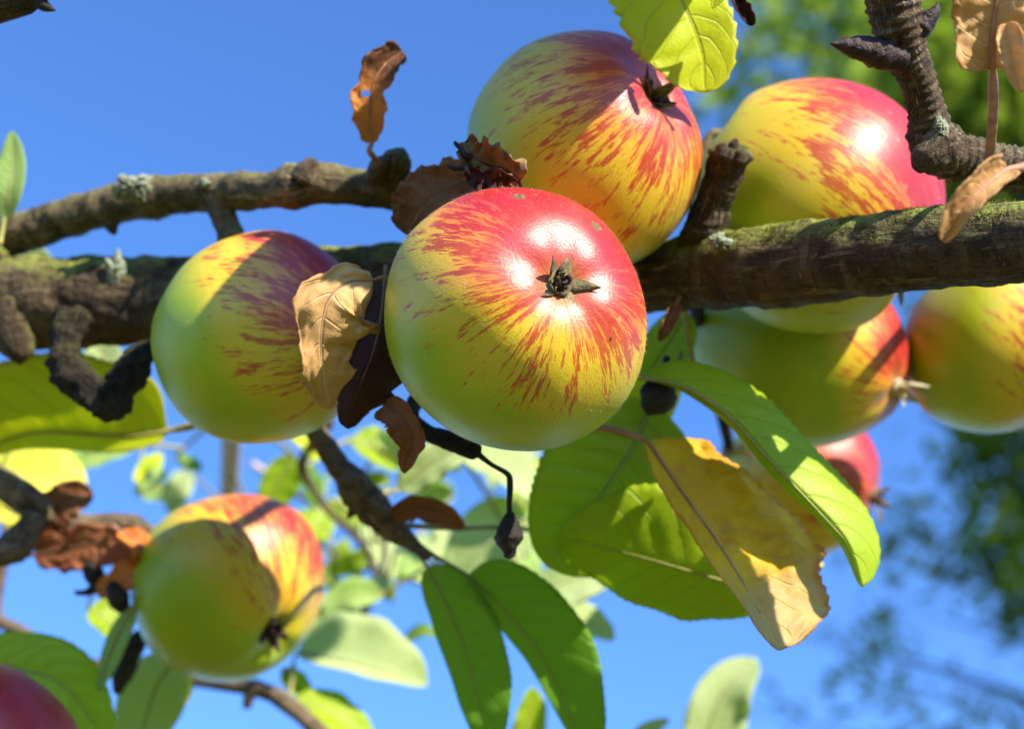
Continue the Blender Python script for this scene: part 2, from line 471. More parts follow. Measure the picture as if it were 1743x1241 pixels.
def leaf(parent, mid, wl, wr, mats, ang=(15, 15), curl=(0, 0), prof=(0.55, 0.75), pet=None, petm='pet_g', petr=4, teeth=22, tamp=0.05,
         wave=0.05, wfreq=3.0, hole=None, label=None, seed=None, nt=44, ns=7, name='leaf', thick=0.00028, rag=0.0, midr=True, sun=0.0):
    """A blade along a midrib given in photo pixels and distance; wl / wr: widths (px) left / right of travel as the camera sees it;
    ang: how far each half tilts towards the viewer, curl: how much further it bends by its edge (degrees)."""
    seed = RNG.random() * 100 if seed is None else seed
    wm = [m if isinstance(m, Vector) else P(*m) for m in mid]
    dry = mats[0] in ('tan', 'brown', 'rust', 'dark', 'dry_back', 'orange', 'autumn')
    if dry:
        nt, ns = max(nt, 70), max(ns, 11)
    elif ns >= 6:
        nt = max(nt, 72)
    S = spline([[*m] for m in wm], nt)
    C = [Vector(r) for r in S]
    dm = sum((m - ORG).dot(FR) for m in wm) / len(wm)
    a, b = prof
    pk = (a / (a + b)) ** a * (b / (a + b)) ** b
    grid = []
    for i in range(nt):
        t = i / (nt - 1)
        T = (C[min(i + 1, nt - 1)] - C[max(i - 1, 0)]).normalized()
        V = (C[i] - ORG).normalized()
        R = V.cross(T).normalized()
        N = R.cross(T).normalized()
        cw = 1.0
        if sun:                      # how far the blade has turned its face (or, below 0, its back) to the sun
            Ns = (SUN - T * SUN.dot(T)).normalized() * (1 if sun > 0 else -1)
            N = (N * (1 - abs(sun)) + Ns * abs(sun)).normalized()
            R0, R = R, T.cross(N).normalized()
            cw = 1 / max(0.5, R.dot(R0))
        pw = max(0.012, (t ** a) * ((1 - t) ** b) / pk)
        saw = 1 - tamp * ((t * teeth) % 1.0)
        row = []
        for j in range(-ns, ns + 1):
            s = j / ns
            side = -1 if j < 0 else 1
            w = (wl if j < 0 else wr) * cw * dm / FPX * pw
            w *= (1 + (saw - 1) * abs(s) ** 3)
            if rag:
                w *= 1 + rag * abs(s) * noise.noise(Vector((t * 7 + seed, side * 3.3, seed)))
            an = math.radians(ang[0] if j < 0 else ang[1])
            cu = math.radians(curl[0] if j < 0 else curl[1])
            q = Vector((0, 0))
            m = abs(j)
            for k in range(m):
                th = an + cu * (k + 0.5) / ns
                q += Vector((math.cos(th), math.sin(th))) * (w / ns)
            wv = wave * (abs(s) ** 1.4) * w * (math.sin(t * wfreq * 2 * math.pi + seed + side) * 0.6 + noise.noise(Vector((t * 6 + seed, s * 2.0, 1.7))) * 1.4)
            if dry:
                wv += w * abs(s) ** 0.7 * (0.17 * noise.noise(Vector((t * 11 + seed, s * 4.0, 7.1))) + 0.09 * noise.noise(Vector((t * 29 + seed, s * 9.0, 3.3))))
            elif ns >= 6:            # the blade puffs up a little between its side veins
                wv += 0.035 * w * math.sin(math.pi * min(1.0, abs(s) * 1.05)) * abs(math.sin(math.pi * 9 * (t - 0.20 * abs(s) ** 1.3)))
            row.append(C[i] + R * side * q.x + N * (q.y + wv))
        grid.append(row)
    nc = 2 * ns + 1
    verts, uvs = [], []
    nn = []
    for i in range(nt):
        for j in range(nc):
            du = grid[i][min(j + 1, nc - 1)] - grid[i][max(j - 1, 0)]
            dv = grid[min(i + 1, nt - 1)][j] - grid[max(i - 1, 0)][j]
            x = du.cross(dv)
            nn.append(x.normalized() if x.length > 1e-14 else Vector((0, 0, 1)))
    for sgn in (1, -1):
        for i in range(nt):
            for j in range(nc):
                verts.append(grid[i][j] + nn[i * nc + j] * (sgn * thick / 2))
    B = nt * nc
    faces, midx, fuv = [], [], []

    def uvof(k):
        k %= B
        return ((k % nc) / (nc - 1), (k // nc) / (nt - 1))
    for i in range(nt - 1):
        for j in range(nc - 1):
            if hole:
                t, s = (i + 0.5) / (nt - 1), (j + 0.5 - ns) / ns
                if math.hypot((t - hole[0]) * hole[3], s - hole[1]) < hole[2]:
                    continue
            k = i * nc + j
            f = (k, k + 1, k + nc + 1, k + nc)
            faces.append(f)
            midx.append(0)
            faces.append(tuple(B + x for x in reversed(f)))
            midx.append(1)
    for i in range(nt - 1):
        for j in (0, nc - 1):
            k = i * nc + j
            f = (k, k + nc, B + k + nc, B + k) if j == 0 else (k + nc, k, B + k, B + k + nc)
            faces.append(f)
            midx.append(0)
    for i in (0, nt - 1):
        for j in range(nc - 1):
            k = i * nc + j
            f = (k + 1, k, B + k, B + k + 1) if i == 0 else (k, k + 1, B + k + 1, B + k)
            faces.append(f)
            midx.append(0)
    o = mesh_obj(name, verts, faces, list(mats), parent, midx)
    uv = o.data.uv_layers.new(name='UVMap')
    li = np.empty(len(o.data.loops), int)
    o.data.loops.foreach_get('vertex_index', li)
    k = li % B
    uvd = np.stack([(k % nc) / (nc - 1), (k // nc) / (nt - 1)], 1)
    uv.data.foreach_set('uv', uvd.ravel())
    if label:
        o['label'] = label
    # stalk that runs on as the midrib
    if midr:
        pp = []
        rr = petr * dm / FPX
        if pet:
            for q in pet:
                pp.append((q if isinstance(q, Vector) else P(*q), rr * 1.1))
        else:
            d0 = (C[0] - C[2]).normalized()
            pp.append((C[0] + d0 * rr * 5, rr))
        step = max(1, nt // 6)
        for i in range(0, int(nt * 0.93), step):
            pp.append((C[i] + nn[i * nc + ns] * rr * 0.12, rr * (0.72 - 0.62 * i / nt)))
        tube('petiole', o, pp, petm, n=34, seg=7, cap=0.3)
    return o


# ------------------------------------------------------------------ ground (below the frame; it sends light up into the tree)
def ground():
    t = NT("meadow")
    oc = objco(t)
    c = t.mix(t.smooth(t.noise(oc, 0.6, 6, 0.65), 0.35, 0.65), (0.14, 0.15, 0.030), (0.25, 0.22, 0.07))
    mt = t.done(t.principled(c, 0.9, 0.2, t.bump(t.noise(oc, 30, 5, 0.7), 0.8, 0.05)))
    n = 40
    xs = [math.copysign(abs(u) ** 2.2, u) * 900 for u in np.linspace(-1, 1, n)]
    vs_, fs = [], []
    for y in xs:
        for x in xs:
            vs_.append((x, y, -0.02 + 0.06 * noise.noise(Vector((x * 0.2, y * 0.2, 0))) + 0.3 * min(1, math.hypot(x, y) / 60) * noise.noise(Vector((x * 0.02, y * 0.02, 4)))))
    for i in range(n - 1):
        for j in range(n - 1):
            fs.append((i * n + j, i * n + j + 1, (i + 1) * n + j + 1, (i + 1) * n + j))
    o = mesh_obj('ground', vs_, fs, mt)
    o['kind'] = 'structure'
    o['label'] = 'sunlit meadow of green and straw-coloured grass under the apple tree'


ground()

# ------------------------------------------------------------------ the apple tree: trunk, limbs, twigs
TR = Vector((-1.05, 0.95, 0.0))
TREE = empty('apple_tree', TR, 'gnarled apple tree whose mossy limb and leafy twigs carry the ripe apples', 'tree')
tube('trunk', TREE, [(TR + Vector((0, 0, -0.15)), 0.19), (TR + Vector((0.02, 0, 0.25)), 0.135), (TR + Vector((-0.02, 0.03, 0.9)), 0.115),
                     (TR + Vector((0.03, 0, 1.5)), 0.11), (TR + Vector((0.0, 0.0, 1.95)), 0.10), (TR + Vector((-0.12, 0.10, 2.6)), 0.06), (TR + Vector((-0.2, 0.2, 3.2)), 0.03)],
     'limb', n=120, seg=32, amp=0.16, freq=22)


def wtr(dx, dy, z):
    return TR + Vector((dx, dy, z))


LIMB = tube('limb', TREE, [(wtr(0, 0, 1.74), 0.045), (wtr(0.30, -0.15, 1.86), 0.028), (-420, 545, .53, 84), (0, 520, .505, 80), (150, 512, .500, 76), (300, 508, .495, 72), (480, 490, .487, 62),
                           (660, 472, .478, 58), (900, 475, .468, 56), (1080, 472, .458, 60), (1190, 462, .448, 64), (1300, 455, .430, 69), (1450, 438, .409, 70),
                           (1600, 421, .392, 70), (1743, 412, .378, 70), (1900, 400, .362, 60), (2250, 360, .345, 45), (2700, 250, .33, 22)],
            'limb', n=620, seg=56, amp=0.165, freq=135, seed=1,
            label='thick mossy limb running behind the apples')
# knob under the limb and old crooked spur
tube('spur', LIMB, [(20, 520, .495, 40), (28, 570, .492, 38), (32, 600, .490, 27), (33, 616, .490, 10)], 'limb', n=30, seg=20, amp=0.2, freq=160)
tube('spur', LIMB, [(125, 540, .475, 34), (110, 590, .468, 24), (116, 630, .465, 32), (152, 660, .462, 28), (185, 684, .462, 36), (206, 662, .463, 27), (222, 628, .466, 29), (248, 602, .470, 20), (300, 590, .48, 15)],
     'spur', n=120, seg=26, amp=0.60, freq=210, seed=3, label='dark crooked spur hanging under the limb')
tube('spur_stub', LIMB, [(1196, 425, .446, 46), (1203, 385, .442, 37), (1218, 335, .439, 31), (1236, 285, .436, 32), (1243, 262, .434, 34), (1246, 248, .433, 27)],
     'limb', n=70, seg=28, amp=0.30, freq=230, seed=5, flat_end=True, knots=[(0.93, 0.12, 0.05)], label='short broken spur stub standing on the limb')
for (x, y, d, r) in ((1230, 252, .429, 11), (1262, 262, .429, 10), (1250, 244, .432, 9)):
    tube('bud_scar', LIMB, [(x - 3, y + 14, d, r), (x, y, d, r), (x + 3, y - 7, d, r * .5)], 'shoot', n=10, seg=10, amp=0.3, freq=500)

for pth in ([(1640, 421, .389, 24), (1646, 432, .43, 16), (1642, 440, .47, 12), (1640, 442, .505, 11)], [(1180, 463, .450, 26), (1185, 520, .50, 14), (1205, 620, .55, 11), (1232, 720, .58, 10), (1242, 764, .592, 9)],
            [(1150, 466, .455, 24), (1156, 495, .48, 15), (1161, 522, .503, 11)], [(1200, 450, .446, 24), (1202, 440, .474, 14)], [(330, 506, .494, 24), (332, 528, .486, 14)]):
    tube('spur', LIMB, pth, 'spur', n=24, seg=10, amp=.2, freq=260)
BR = tube('branch', TREE, [(900, 460, .470, 40), (800, 395, .465, 38), (720, 335, .462, 36), (640, 322, .460, 31), (545, 312, .460, 36), (470, 322, .462, 30), (390, 326, .476, 33), (300, 332, .486, 33),
                           (210, 345, .495, 34), (110, 372, .503, 34), (0, 408, .510, 35), (-200, 470, .52, 35), (-420, 545, .53, 30)],
          'branch', n=300, seg=28, amp=0.20, freq=170, seed=2, knots=[(0.27, 0.28, 0.012), (0.335, 0.10, 0.01), (0.46, 0.15, 0.012)],
          label='thin brown branch with lichen arching above the mossy limb')
tube('spur', BR, [(372, 335, .477, 30), (382, 370, .474, 22), (395, 410, .470, 23), (400, 450, .466, 16)], 'branch', n=24, seg=16, amp=0.25, freq=260)
tube('spur', BR, [(655, 318, .458, 30), (668, 290, .452, 26), (678, 270, .448, 23), (684, 258, .447, 14)], 'branch', n=26, seg=18, amp=0.3, freq=260, seed=4)
tube('spur', BR, [(640, 300, .452, 18), (645, 283, .446, 17), (652, 272, .444, 10)], 'twig', n=14, seg=12, amp=0.3, freq=300, seed=6)
tube('spur', BR, [(185, 355, .496, 16), (190, 385, .494, 12), (196, 398, .494, 4)], 'branch', n=12, seg=10, amp=0.3, freq=300, seed=7)
tube('spur', BR, [(520, 300, .456, 26), (528, 283, .454, 18), (536, 275, .453, 8)], 'twig', n=14, seg=12, amp=0.3, freq=300, seed=8)

# upright knobbly shoot on the right
SH = tube('shoot', TREE, [(2200, 330, 0.385, 44), (1900, 300, 0.4, 40), (1743, 290, 0.405, 37), (1680, 276, 0.405, 36), (1618, 264, 0.403, 41), (1588, 236, 0.4, 42), (1577, 190, 0.397, 31), (1562, 135, 0.393, 29),
                          (1545, 95, 0.39, 33), (1532, 55, 0.387, 40), (1522, 10, 0.385, 44), (1514, -50, 0.384, 40), (1508, -100, 0.388, 26), (1505, -135, 0.390, 8)],
          'shoot', n=300, seg=30, amp=0.16, freq=260, seed=9, rings=64, ramp=0.10, label='upright knobbly shoot with ringed bark and dark buds')
tube('bud', SH, [(1535, 98, 0.387, 24), (1505, 92, 0.385, 26), (1475, 84, 0.384, 23), (1440, 77, 0.383, 14), (1414, 73, 0.382, 2)], 'bud', n=40, seg=16, amp=0.22, freq=500, rings=5, ramp=0.10)
tube('bud', SH, [(1550, 60, 0.386, 22), (1572, 40, 0.385, 19), (1590, 20, 0.384, 11), (1597, 4, 0.384, 2)], 'bud', n=30, seg=14, amp=0.22, freq=500)
tube('spur', SH, [(1600, 255, 0.395, 40), (1575, 272, 0.393, 28), (1562, 285, 0.392, 12)], 'shoot', n=20, seg=16, amp=0.35, freq=300)

# twigs below
TW = tube('twig', TREE, [(500, 560, .50, 22), (520, 690, .505, 20), (545, 745, .505, 19), (585, 805, .500, 21), (628, 858, .497, 30), (665, 895, .495, 24), (700, 925, .493, 14), (730, 950, .49, 7)],
          'twig', n=110, seg=18, amp=0.28, freq=260, seed=11, knots=[(0.62, 0.25, 0.04)], label='pale brown twig dropping below the middle apples')
tube('spur', TW, [(610, 840, .50, 14), (600, 870, .5, 9), (592, 882, .5, 3)], 'twig', n=12, seg=10, amp=0.3, freq=300)
T2 = tube('twig', TREE, [(TR + Vector((0.05, 0, 1.45)), 0.018), (-500, 760, .56, 22), (-80, 800, .545, 24), (0, 822, .54, 26), (60, 862, .535, 27), (120, 895, .555, 20), (190, 893, .56, 20), (235, 895, .56, 17), (280, 930, .555, 10)],
          'twig', n=160, seg=16, amp=0.25, freq=260, seed=12, label='pale twig carrying the red-brown dead leaves')
tube('spur', T2, [(60, 880, .53, 20), (30, 925, .525, 28), (0, 940, .52, 24), (-30, 950, .52, 16)], 'twig', n=30, seg=14, amp=0.4, freq=260)
T3 = tube('twig', TREE, [(TR + Vector((0.05, 0, 1.3)), 0.014), (-300, 980, .70, 14), (0, 1062, .68, 13), (70, 1098, .67, 12), (150, 1130, .66, 11), (260, 1150, .65, 11), (430, 1172, .63, 14), (490, 1200, .62, 15), (560, 1262, .61, 15), (700, 1400, .61, 12), (950, 1430, .63, 9), (1200, 1410, .655, 6)],
          'twig', n=160, seg=12, amp=0.2, freq=200, seed=13, label='thin twig passing under the half-shaded apple')
tube('spur', T3, [(440, 1165, .62, 14), (425, 1185, .62, 11), (420, 1205, .62, 8)], 'twig', n=10, seg=10)
T4 = tube('twig', TREE, [(400, 600, .60, 14), (396, 700, .70, 18), (392, 790, .80, 17), (388, 870, .86, 14)], 'pale_stem', n=40, seg=10, amp=0.15, freq=200, seed=14)
T5 = tube('twig', TREE, [(560, 720, .62, 10), (530, 760, .66, 9), (515, 800, .68, 9), (560, 870, .69, 7), (620, 930, .70, 7), (640, 1000, .70, 6), (600, 1060, .70, 5)], 'twig', n=60, seg=8, amp=0.15, freq=200, seed=15)
TF = tube('twig', LIMB, [(740, 640, .47, 14), (700, 700, .440, 14), (725, 735, .428, 14), (770, 752, .424, 17), (800, 764, .422, 18), (812, 770, .421, 15)], 'spur', n=50, seg=12, amp=0.25, freq=300, seed=16)
tube('fruit_stalk', TF.parent, [(805, 766, .421, 7), (835, 790, .420, 4.5), (862, 806, .420, 5), (868, 820, .420, 6), (867, 860, .420, 5), (868, 885, .420, 6)], 'black', n=40, seg=8, amp=0.1, freq=300)
tube('withered_fruitlet', TF.parent, [(868, 872, .420, 6), (867, 890, .420, 16), (866, 912, .420, 24), (866, 930, .420, 17), (867, 941, .420, 11), (867, 948, .420, 9)], 'black', n=40, seg=16, amp=0.3, freq=420,
     label='black withered fruitlet dangling on its stalk')
TL = tube('twig', TREE, [(wtr(0.05, -0.1, 2.05), 0.02), (-300, -60, .44, 40), (-60, 5, .42, 36), (20, 0, .415, 30), (62, -8, .412, 22), (95, -30, .41, 14), (160, -90, .41, 8)], 'limb', n=90, seg=16, amp=0.25, freq=200, seed=17,
          label='dark twig end jutting in against open sky')
tube('bud', TL, [(60, 0, .412, 12), (78, 10, .411, 9), (94, 17, .411, 2)], 'black', n=12, seg=10, amp=0.2, freq=300)
# twig above the frame that carries the lime leaf
TA = tube('twig', TREE, [(1900, -700, .50, 34), (1450, -430, .48, 22), (1230, -260, .45, 16), (1080, -235, .435, 14), (930, -260, .44, 11), (800, -290, .44, 7)], 'twig', n=70, seg=12, amp=0.2, freq=240, seed=18)


# lichen patches: crusts with a rough relief
def lichen(parent, px, py, d, rx, ry, hgt, seed, toward=None):
    c = P(px, py, d)
    N = (toward or (ORG - c)).normalized()
    U = UP.cross(N).normalized()
    Vv = N.cross(U)
    verts, faces = [c + N * 0.0015], []
    nr, na = 16, 48
    for i in range(1, nr + 1):
        for j in range(na):
            a = 2 * math.pi * j / na
            e = 1 + 0.55 * noise.noise(Vector((math.cos(a) * 1.6, math.sin(a) * 1.6, seed))) + 0.3 * noise.noise(Vector((math.cos(a) * 5, math.sin(a) * 5, seed)))
            f = i / nr
            x, y = math.cos(a) * rx * f * e * d / FPX, math.sin(a) * ry * f * e * d / FPX
            z = hgt * (1 - f ** 3) * (0.35 + 0.7 * noise.noise(Vector((x * 900, y * 900, seed))) + 0.7 * noise.noise(Vector((x * 2600, y * 2600, seed)))) - 0.0026 * (f ** 3) - 0.0004
            verts.append(c + U * x + Vv * y + N * z)
    for j in range(na):
        faces.append((0, 1 + j, 1 + (j + 1) % na))
    for i in range(nr - 1):
        for j in range(na):
            k = (j + 1) % na
            faces.append((1 + i * na + j, 1 + (i + 1) * na + j, 1 + (i + 1) * na + k, 1 + i * na + k))
    return mesh_obj('lichen', verts, faces, 'lichen', parent)


lichen(BR, 228, 322, .480, 36, 25, 0.0030, 1.0)
lichen(BR, 350, 312, .471, 11, 8, 0.0012, 2.0)
lichen(LIMB, 198, 470, .4850, 20, 42, 0.0018, 3.0)
lichen(LIMB, 1222, 412, .424, 20, 18, 0.0018, 4.0)
lichen(SH, 1600, 225, .3905, 14, 26, 0.0016, 5.0)


# moss fibres along the crest of the limb
def moss():
    S = spline(px_path([(1190, 462, .448, 64), (1300, 455, .430, 69), (1450, 438, .409, 70), (1600, 421, .392, 70), (1743, 412, .378, 70)]), 200)
    rg = random.Random(3)
    verts, faces = [], []
    for k in range(5200):
        i = rg.randrange(2, 198)
        c = Vector(S[i][:3])
        T = (Vector(S[i + 1][:3]) - Vector(S[i - 1][:3])).normalized()
        a = rg.gauss(0.35, 0.55)
        side = (ORG - c).normalized()
        side = (side - T * side.dot(T)).normalized()
        u = T.cross(side)
        u = u if u.z > 0 else -u
        n_ = (u * math.cos(a) + side * math.sin(a)).normalized()
        p = c + T * rg.uniform(-.001, .001) + n_ * S[i][3] * 0.98
        if noise.noise(p * 130) + 0.35 * noise.noise(p * 400) < -0.02 + 0.35 * max(0, a - 0.4):
            continue
        L = rg.uniform(.0004, .0015)
        d = (n_ + Vector((rg.gauss(0, .5), rg.gauss(0, .5), rg.gauss(0, .5) - 0.15))).normalized()
        w = d.cross(Vector((rg.gauss(0, 1), rg.gauss(0, 1), rg.gauss(0, 1)))).normalized() * 0.00014
        b = len(verts)
        verts += [p - w, p + w, p + d * L]
        faces.append((b, b + 1, b + 2))
    o = mesh_obj('moss', verts, faces, 'moss', LIMB)
    o['kind'] = 'stuff'


moss()


# ------------------------------------------------------------------ apples
def apple(px, py, d, rpx, axis, label, blush_dir, blush=(0.0, 0.9), kz=0.95, fuzz=0, hang=None, scabs=(), seed=1, dimple=0.13, sep='sepal', sep_len=0.20,
          sep_tilt=55, lobes=0.014, kx=1.0, spin=0.0):
    R = rpx * d / FPX
    c = P(px, py, d)
    ax = cv(*axis).normalized()
    q = ax.to_track_quat('Z', 'Y') @ Quaternion((0, 0, 1), spin)
    root = empty('apple', c, label, 'apple', 'apples on the tree')
    root.rotation_mode = 'QUATERNION'
    root.rotation_quaternion = q
    bpy.context.view_layer.update()
    bd = q.inverted() @ cv(*blush_dir).normalized()
    na, nz = 120, 84
    verts, faces, st, bl, ey = [], [], [], [], []
    rows = []

    def surf(al, ph):
        rho = math.sin(al) * (1 - 0.05 * math.cos(al) * (1 if math.cos(al) > 0 else -0.2))
        rho *= 1 + 0.018 * math.cos(2 * ph + seed) + 0.012 * math.cos(3 * ph + 2 * seed)
        h = math.cos(al)
        h = h * kz
        if al < math.pi / 2:
            h -= dimple * 0.62 * math.exp(-(rho / 0.14) ** 2) + dimple * 0.95 * math.exp(-(rho / 0.36) ** 2)
            h += lobes * math.cos(5 * ph + seed) * math.exp(-((rho - .34) / .2) ** 2)
        else:
            h += 0.42 * math.exp(-(rho / 0.20) ** 2)
        h *= 1 + 0.05 * math.sin(ph + seed * 2.3) * math.sin(al)
        rho *= 1 + 0.013 * math.cos(5 * ph + seed) * math.sin(al) * max(0.0, math.cos(al) + 0.3)
        wob = 1 + 0.040 * noise.noise(Vector((math.cos(ph) * rho * 1.4 + seed * 5, math.sin(ph) * rho * 1.4, h * 1.4)))
        return Vector((rho * math.cos(ph) * kx, rho * math.sin(ph), h)) * R * wob
    for i in range(nz + 1):
        al = math.pi * (i / nz)
        for j in range(na):
            ph = 2 * math.pi * j / na
            v = surf(max(al, 1e-4), ph)
            verts.append(v)
            st.append((math.cos(ph), math.sin(ph), al * 0.30 + seed * 3.7))
            nd = Vector((math.sin(al) * math.cos(ph), math.sin(al) * math.sin(ph), math.cos(al)))
            b = nd.dot(bd)
            b += 0.16 * noise.noise(nd * 1.7 + Vector((seed * 9, 0, 0)))
            b = (b + 0.45) / 1.3
            bl.append(blush[0] + (blush[1] - blush[0]) * min(1.1, max(0, b)))
            ey.append(math.exp(-(math.sin(al) / 0.17) ** 2) if al < 1.5 else 0.0)
    for i in range(nz):
        for j in range(na):
            k = (j + 1) % na
            faces.append((i * na + j, (i + 1) * na + j, (i + 1) * na + k, i * na + k))
    body = mesh_obj('skin', verts, faces, 'apple')
    body.parent = root
    me = body.data
    for nm, ty, fld, dat in (('streak', 'FLOAT_VECTOR', 'vector', st), ('blush', 'FLOAT', 'value', bl), ('eye', 'FLOAT', 'value', ey)):
        a = me.attributes.new(nm, ty, 'POINT')
        a.data.foreach_set(fld, np.array(dat).ravel())
    # withered flower end: a small cup, five sepals, dry stamens
    rg = random.Random(seed * 13)
    z0 = surf(0.02, 0).z
    cup_v, cup_f = [], []
    prof = [(0.02, -0.02), (0.075, -0.01), (0.095, 0.035), (0.085, 0.075), (0.06, 0.03), (0.005, 0.0)]
    sg = 15
    for (r_, h_) in prof:
        for j in range(sg):
            a = 2 * math.pi * j / sg
            w = 1 + 0.18 * noise.noise(Vector((math.cos(a) * 2, math.sin(a) * 2, seed + h_ * 9)))
            cup_v.append(Vector((math.cos(a) * r_ * w, math.sin(a) * r_ * w, 0)) * R + Vector((0, 0, z0 + h_ * R)))
    for i in range(len(prof) - 1):
        for j in range(sg):
            k = (j + 1) % sg
            cup_f.append((i * sg + j, i * sg + k, (i + 1) * sg + k, (i + 1) * sg + j))
    cup = mesh_obj('calyx', cup_v, cup_f, sep)
    cup.parent = root
    for s in range(5):
        a = 2 * math.pi * s / 5 + rg.uniform(-.25, .25) + seed
        L = sep_len * R * rg.uniform(0.75, 1.25)
        tl = math.radians(sep_tilt + rg.uniform(-22, 22))
        bend = math.radians(rg.uniform(-75, 25))
        er = Vector((math.cos(a), math.sin(a), 0))
        et = Vector((-math.sin(a), math.cos(a), 0))
        p = er * 0.07 * R + Vector((0, 0, z0 + 0.03 * R))
        vv, ff = [], []
        nn = 8
        for i in range(nn + 1):
            t = i / nn
            th = tl + bend * t
            dr = er * math.cos(th) + Vector((0, 0, 1)) * math.sin(th)
            up_ = -er * math.sin(th) + Vector((0, 0, 1)) * math.cos(th)
            w = 0.055 * R * (1 - t) ** 0.7 * (0.75 + 0.9 * t * (1 - t) * 4 * 0.4) + 0.0001
            tw = et * math.cos(t * rg.uniform(0, .8)) + up_ * math.sin(t * 0.7)
            for sgn in (1, -1):
                vv += [p - tw * w + up_ * (0.00012 * sgn + 0.25 * w), p + up_ * 0.00014 * sgn, p + tw * w + up_ * (0.00012 * sgn + 0.25 * w)]
            p = p + dr * (L / nn)
        for i in range(nn):
            b0, b1 = i * 6, (i + 1) * 6
            ring0, ring1 = [b0, b0 + 1, b0 + 2, b0 + 5, b0 + 4, b0 + 3], [b1, b1 + 1, b1 + 2, b1 + 5, b1 + 4, b1 + 3]
            for k in range(6):
                m = (k + 1) % 6
                ff.append((ring0[k], ring0[m], ring1[m], ring1[k]))
        o = mesh_obj('sepal', vv, ff, sep)
        o.parent = cup
    for s in range(6):
        a = rg.uniform(0, 6.28)
        p0 = Vector((math.cos(a) * .03, math.sin(a) * .03, 0)) * R + Vector((0, 0, z0 + 0.01 * R))
        p1 = p0 + Vector((rg.uniform(-.05, .05), rg.uniform(-.05, .05), rg.uniform(.06, .13))) * R
        p2 = p1 + Vector((rg.uniform(-.06, .06), rg.uniform(-.06, .06), rg.uniform(-.01, .05))) * R
        o = tube('stamen', None, [(p0, .012 * R), (p1, .012 * R), (p2, .02 * R)], 'bud', n=10, seg=6, amp=0.2, freq=900)
        o.parent = cup
    # stem from the far cavity to the wood that carries it
    b0 = surf(math.pi - 0.02, 0) * 0.98
    b1 = Vector((0, 0, b0.z - 0.40 * R))
    pts = [(b0 + Vector((0, 0, 0.05 * R)), 0.045 * R), (b1, 0.042 * R)]
    if hang is not None:
        hp = q.inverted() @ (P(*hang) - c)
        pts += [(b1.lerp(hp, 0.5) + Vector((0, 0, -0.08 * R)), 0.045 * R), (hp, 0.075 * R)]
    o = tube('stem', None, pts, 'stem', n=24, seg=9, amp=0.1, freq=400)
    o.parent = root
    for (sx, sy, sr) in scabs:      # corky scab spots, given as offsets in the picture from the apple's centre
        dirw = cv(sx, sy, math.sqrt(max(0.02, 1 - sx * sx - sy * sy)))
        dl = (q.inverted() @ dirw).normalized()
        al = math.acos(max(-1, min(1, dl.z)))
        ph = math.atan2(dl.y, dl.x)
        vv, ff = [], []
        nr_, na_ = 5, 16
        for i in range(nr_ + 1):
            for j in range(na_):
                a = 2 * math.pi * j / na_
                e = sr * (i / nr_) * (1 + .35 * noise.noise(Vector((math.cos(a) * 1.5, math.sin(a) * 1.5, sx * 30))))
                s_ = surf(al + math.cos(a) * e, ph + math.sin(a) * e / max(.2, math.sin(al)))
                lift = (0.00022 if i < nr_ else -0.0002) + 0.00018 * noise.noise(Vector((a * 2, i * 1.7, sx * 10)))
                vv.append(s_ + s_.normalized() * lift)
        for i in range(nr_):
            for j in range(na_):
                k = (j + 1) % na_
                ff.append((i * na_ + j, (i + 1) * na_ + j, (i + 1) * na_ + k, i * na_ + k))
        o = mesh_obj('scab', vv, ff, 'scab')
        o.parent = body
    if fuzz:
        vv, ff = [], []
        for k in range(fuzz):
            z = rg.uniform(-0.6, 1)
            al, ph = math.acos(z), rg.uniform(0, 6.2832)
            p = surf(al, ph)
            nrm = p.normalized()
            dd = (nrm + Vector((rg.gauss(0, .45), rg.gauss(0, .45), rg.gauss(0, .45)))).normalized()
            L = rg.uniform(.0003, .0010) * (1.0 if z < 0.75 else 1.3)
            w = dd.cross(Vector((rg.gauss(0, 1), rg.gauss(0, 1), rg.gauss(0, 1)))).normalized() * 0.000022
            b = len(vv)
            vv += [p - w, p + w, p + dd * L]
            ff.append((b, b + 1, b + 2))
        o = mesh_obj('down', vv, ff, 'fuzz')
        o.parent = body
        o['kind'] = 'stuff'
    return root


apple(884, 541, .392, 228, (0.35, 0.27, 0.90), 'red-streaked apple with its flower end facing out, below the shrivelled grey leaf', (0.38, 0.76, 0.44), (0.02, 1.04), kz=.95, fuzz=6000,
      hang=(800, 500, .455), scabs=((0.01, 0.895, 0.050), (0.59, 0.69, 0.062), (0.66, -0.16, 0.014)), seed=1.3, dimple=.112, lobes=.012, sep_len=.19, sep_tilt=30)
apple(1000, 256, .438, 206, (0.66, 0.48, 0.56), 'topmost orange-red apple under the lime leaf', (0.50, 0.55, 0.45), (0.10, 0.90), kz=.95, fuzz=3000,
      hang=(900, 420, .475), seed=2.1, dimple=.16, sep_len=.22, sep_tilt=60)
apple(446, 576, .452, 180, (0.86, -0.05, 0.40), 'mostly green apple beside the curled tan dead leaf', (0.78, 0.56, 0.22), (-0.02, 0.94), kz=1.06, hang=(330, 530, .485), seed=3.4)
apple(391, 1000, .545, 167, (0.64, -0.45, 0.62), 'half-shaded green and orange apple beneath the others, near the red curled leaf', (0.62, 0.76, 0.10), (-0.10, 0.74), kz=.95, hang=(283, 932, .553), seed=4.2, sep='bud')
apple(1388, 353, .472, 217, (0.72, -0.55, 0.10), 'pink-cheeked apple behind the broken stub and limb', (0.76, 0.50, 0.28), (0.06, 1.0), kz=1.02, hang=(1200, 440, .47), seed=5.7, lobes=.01)
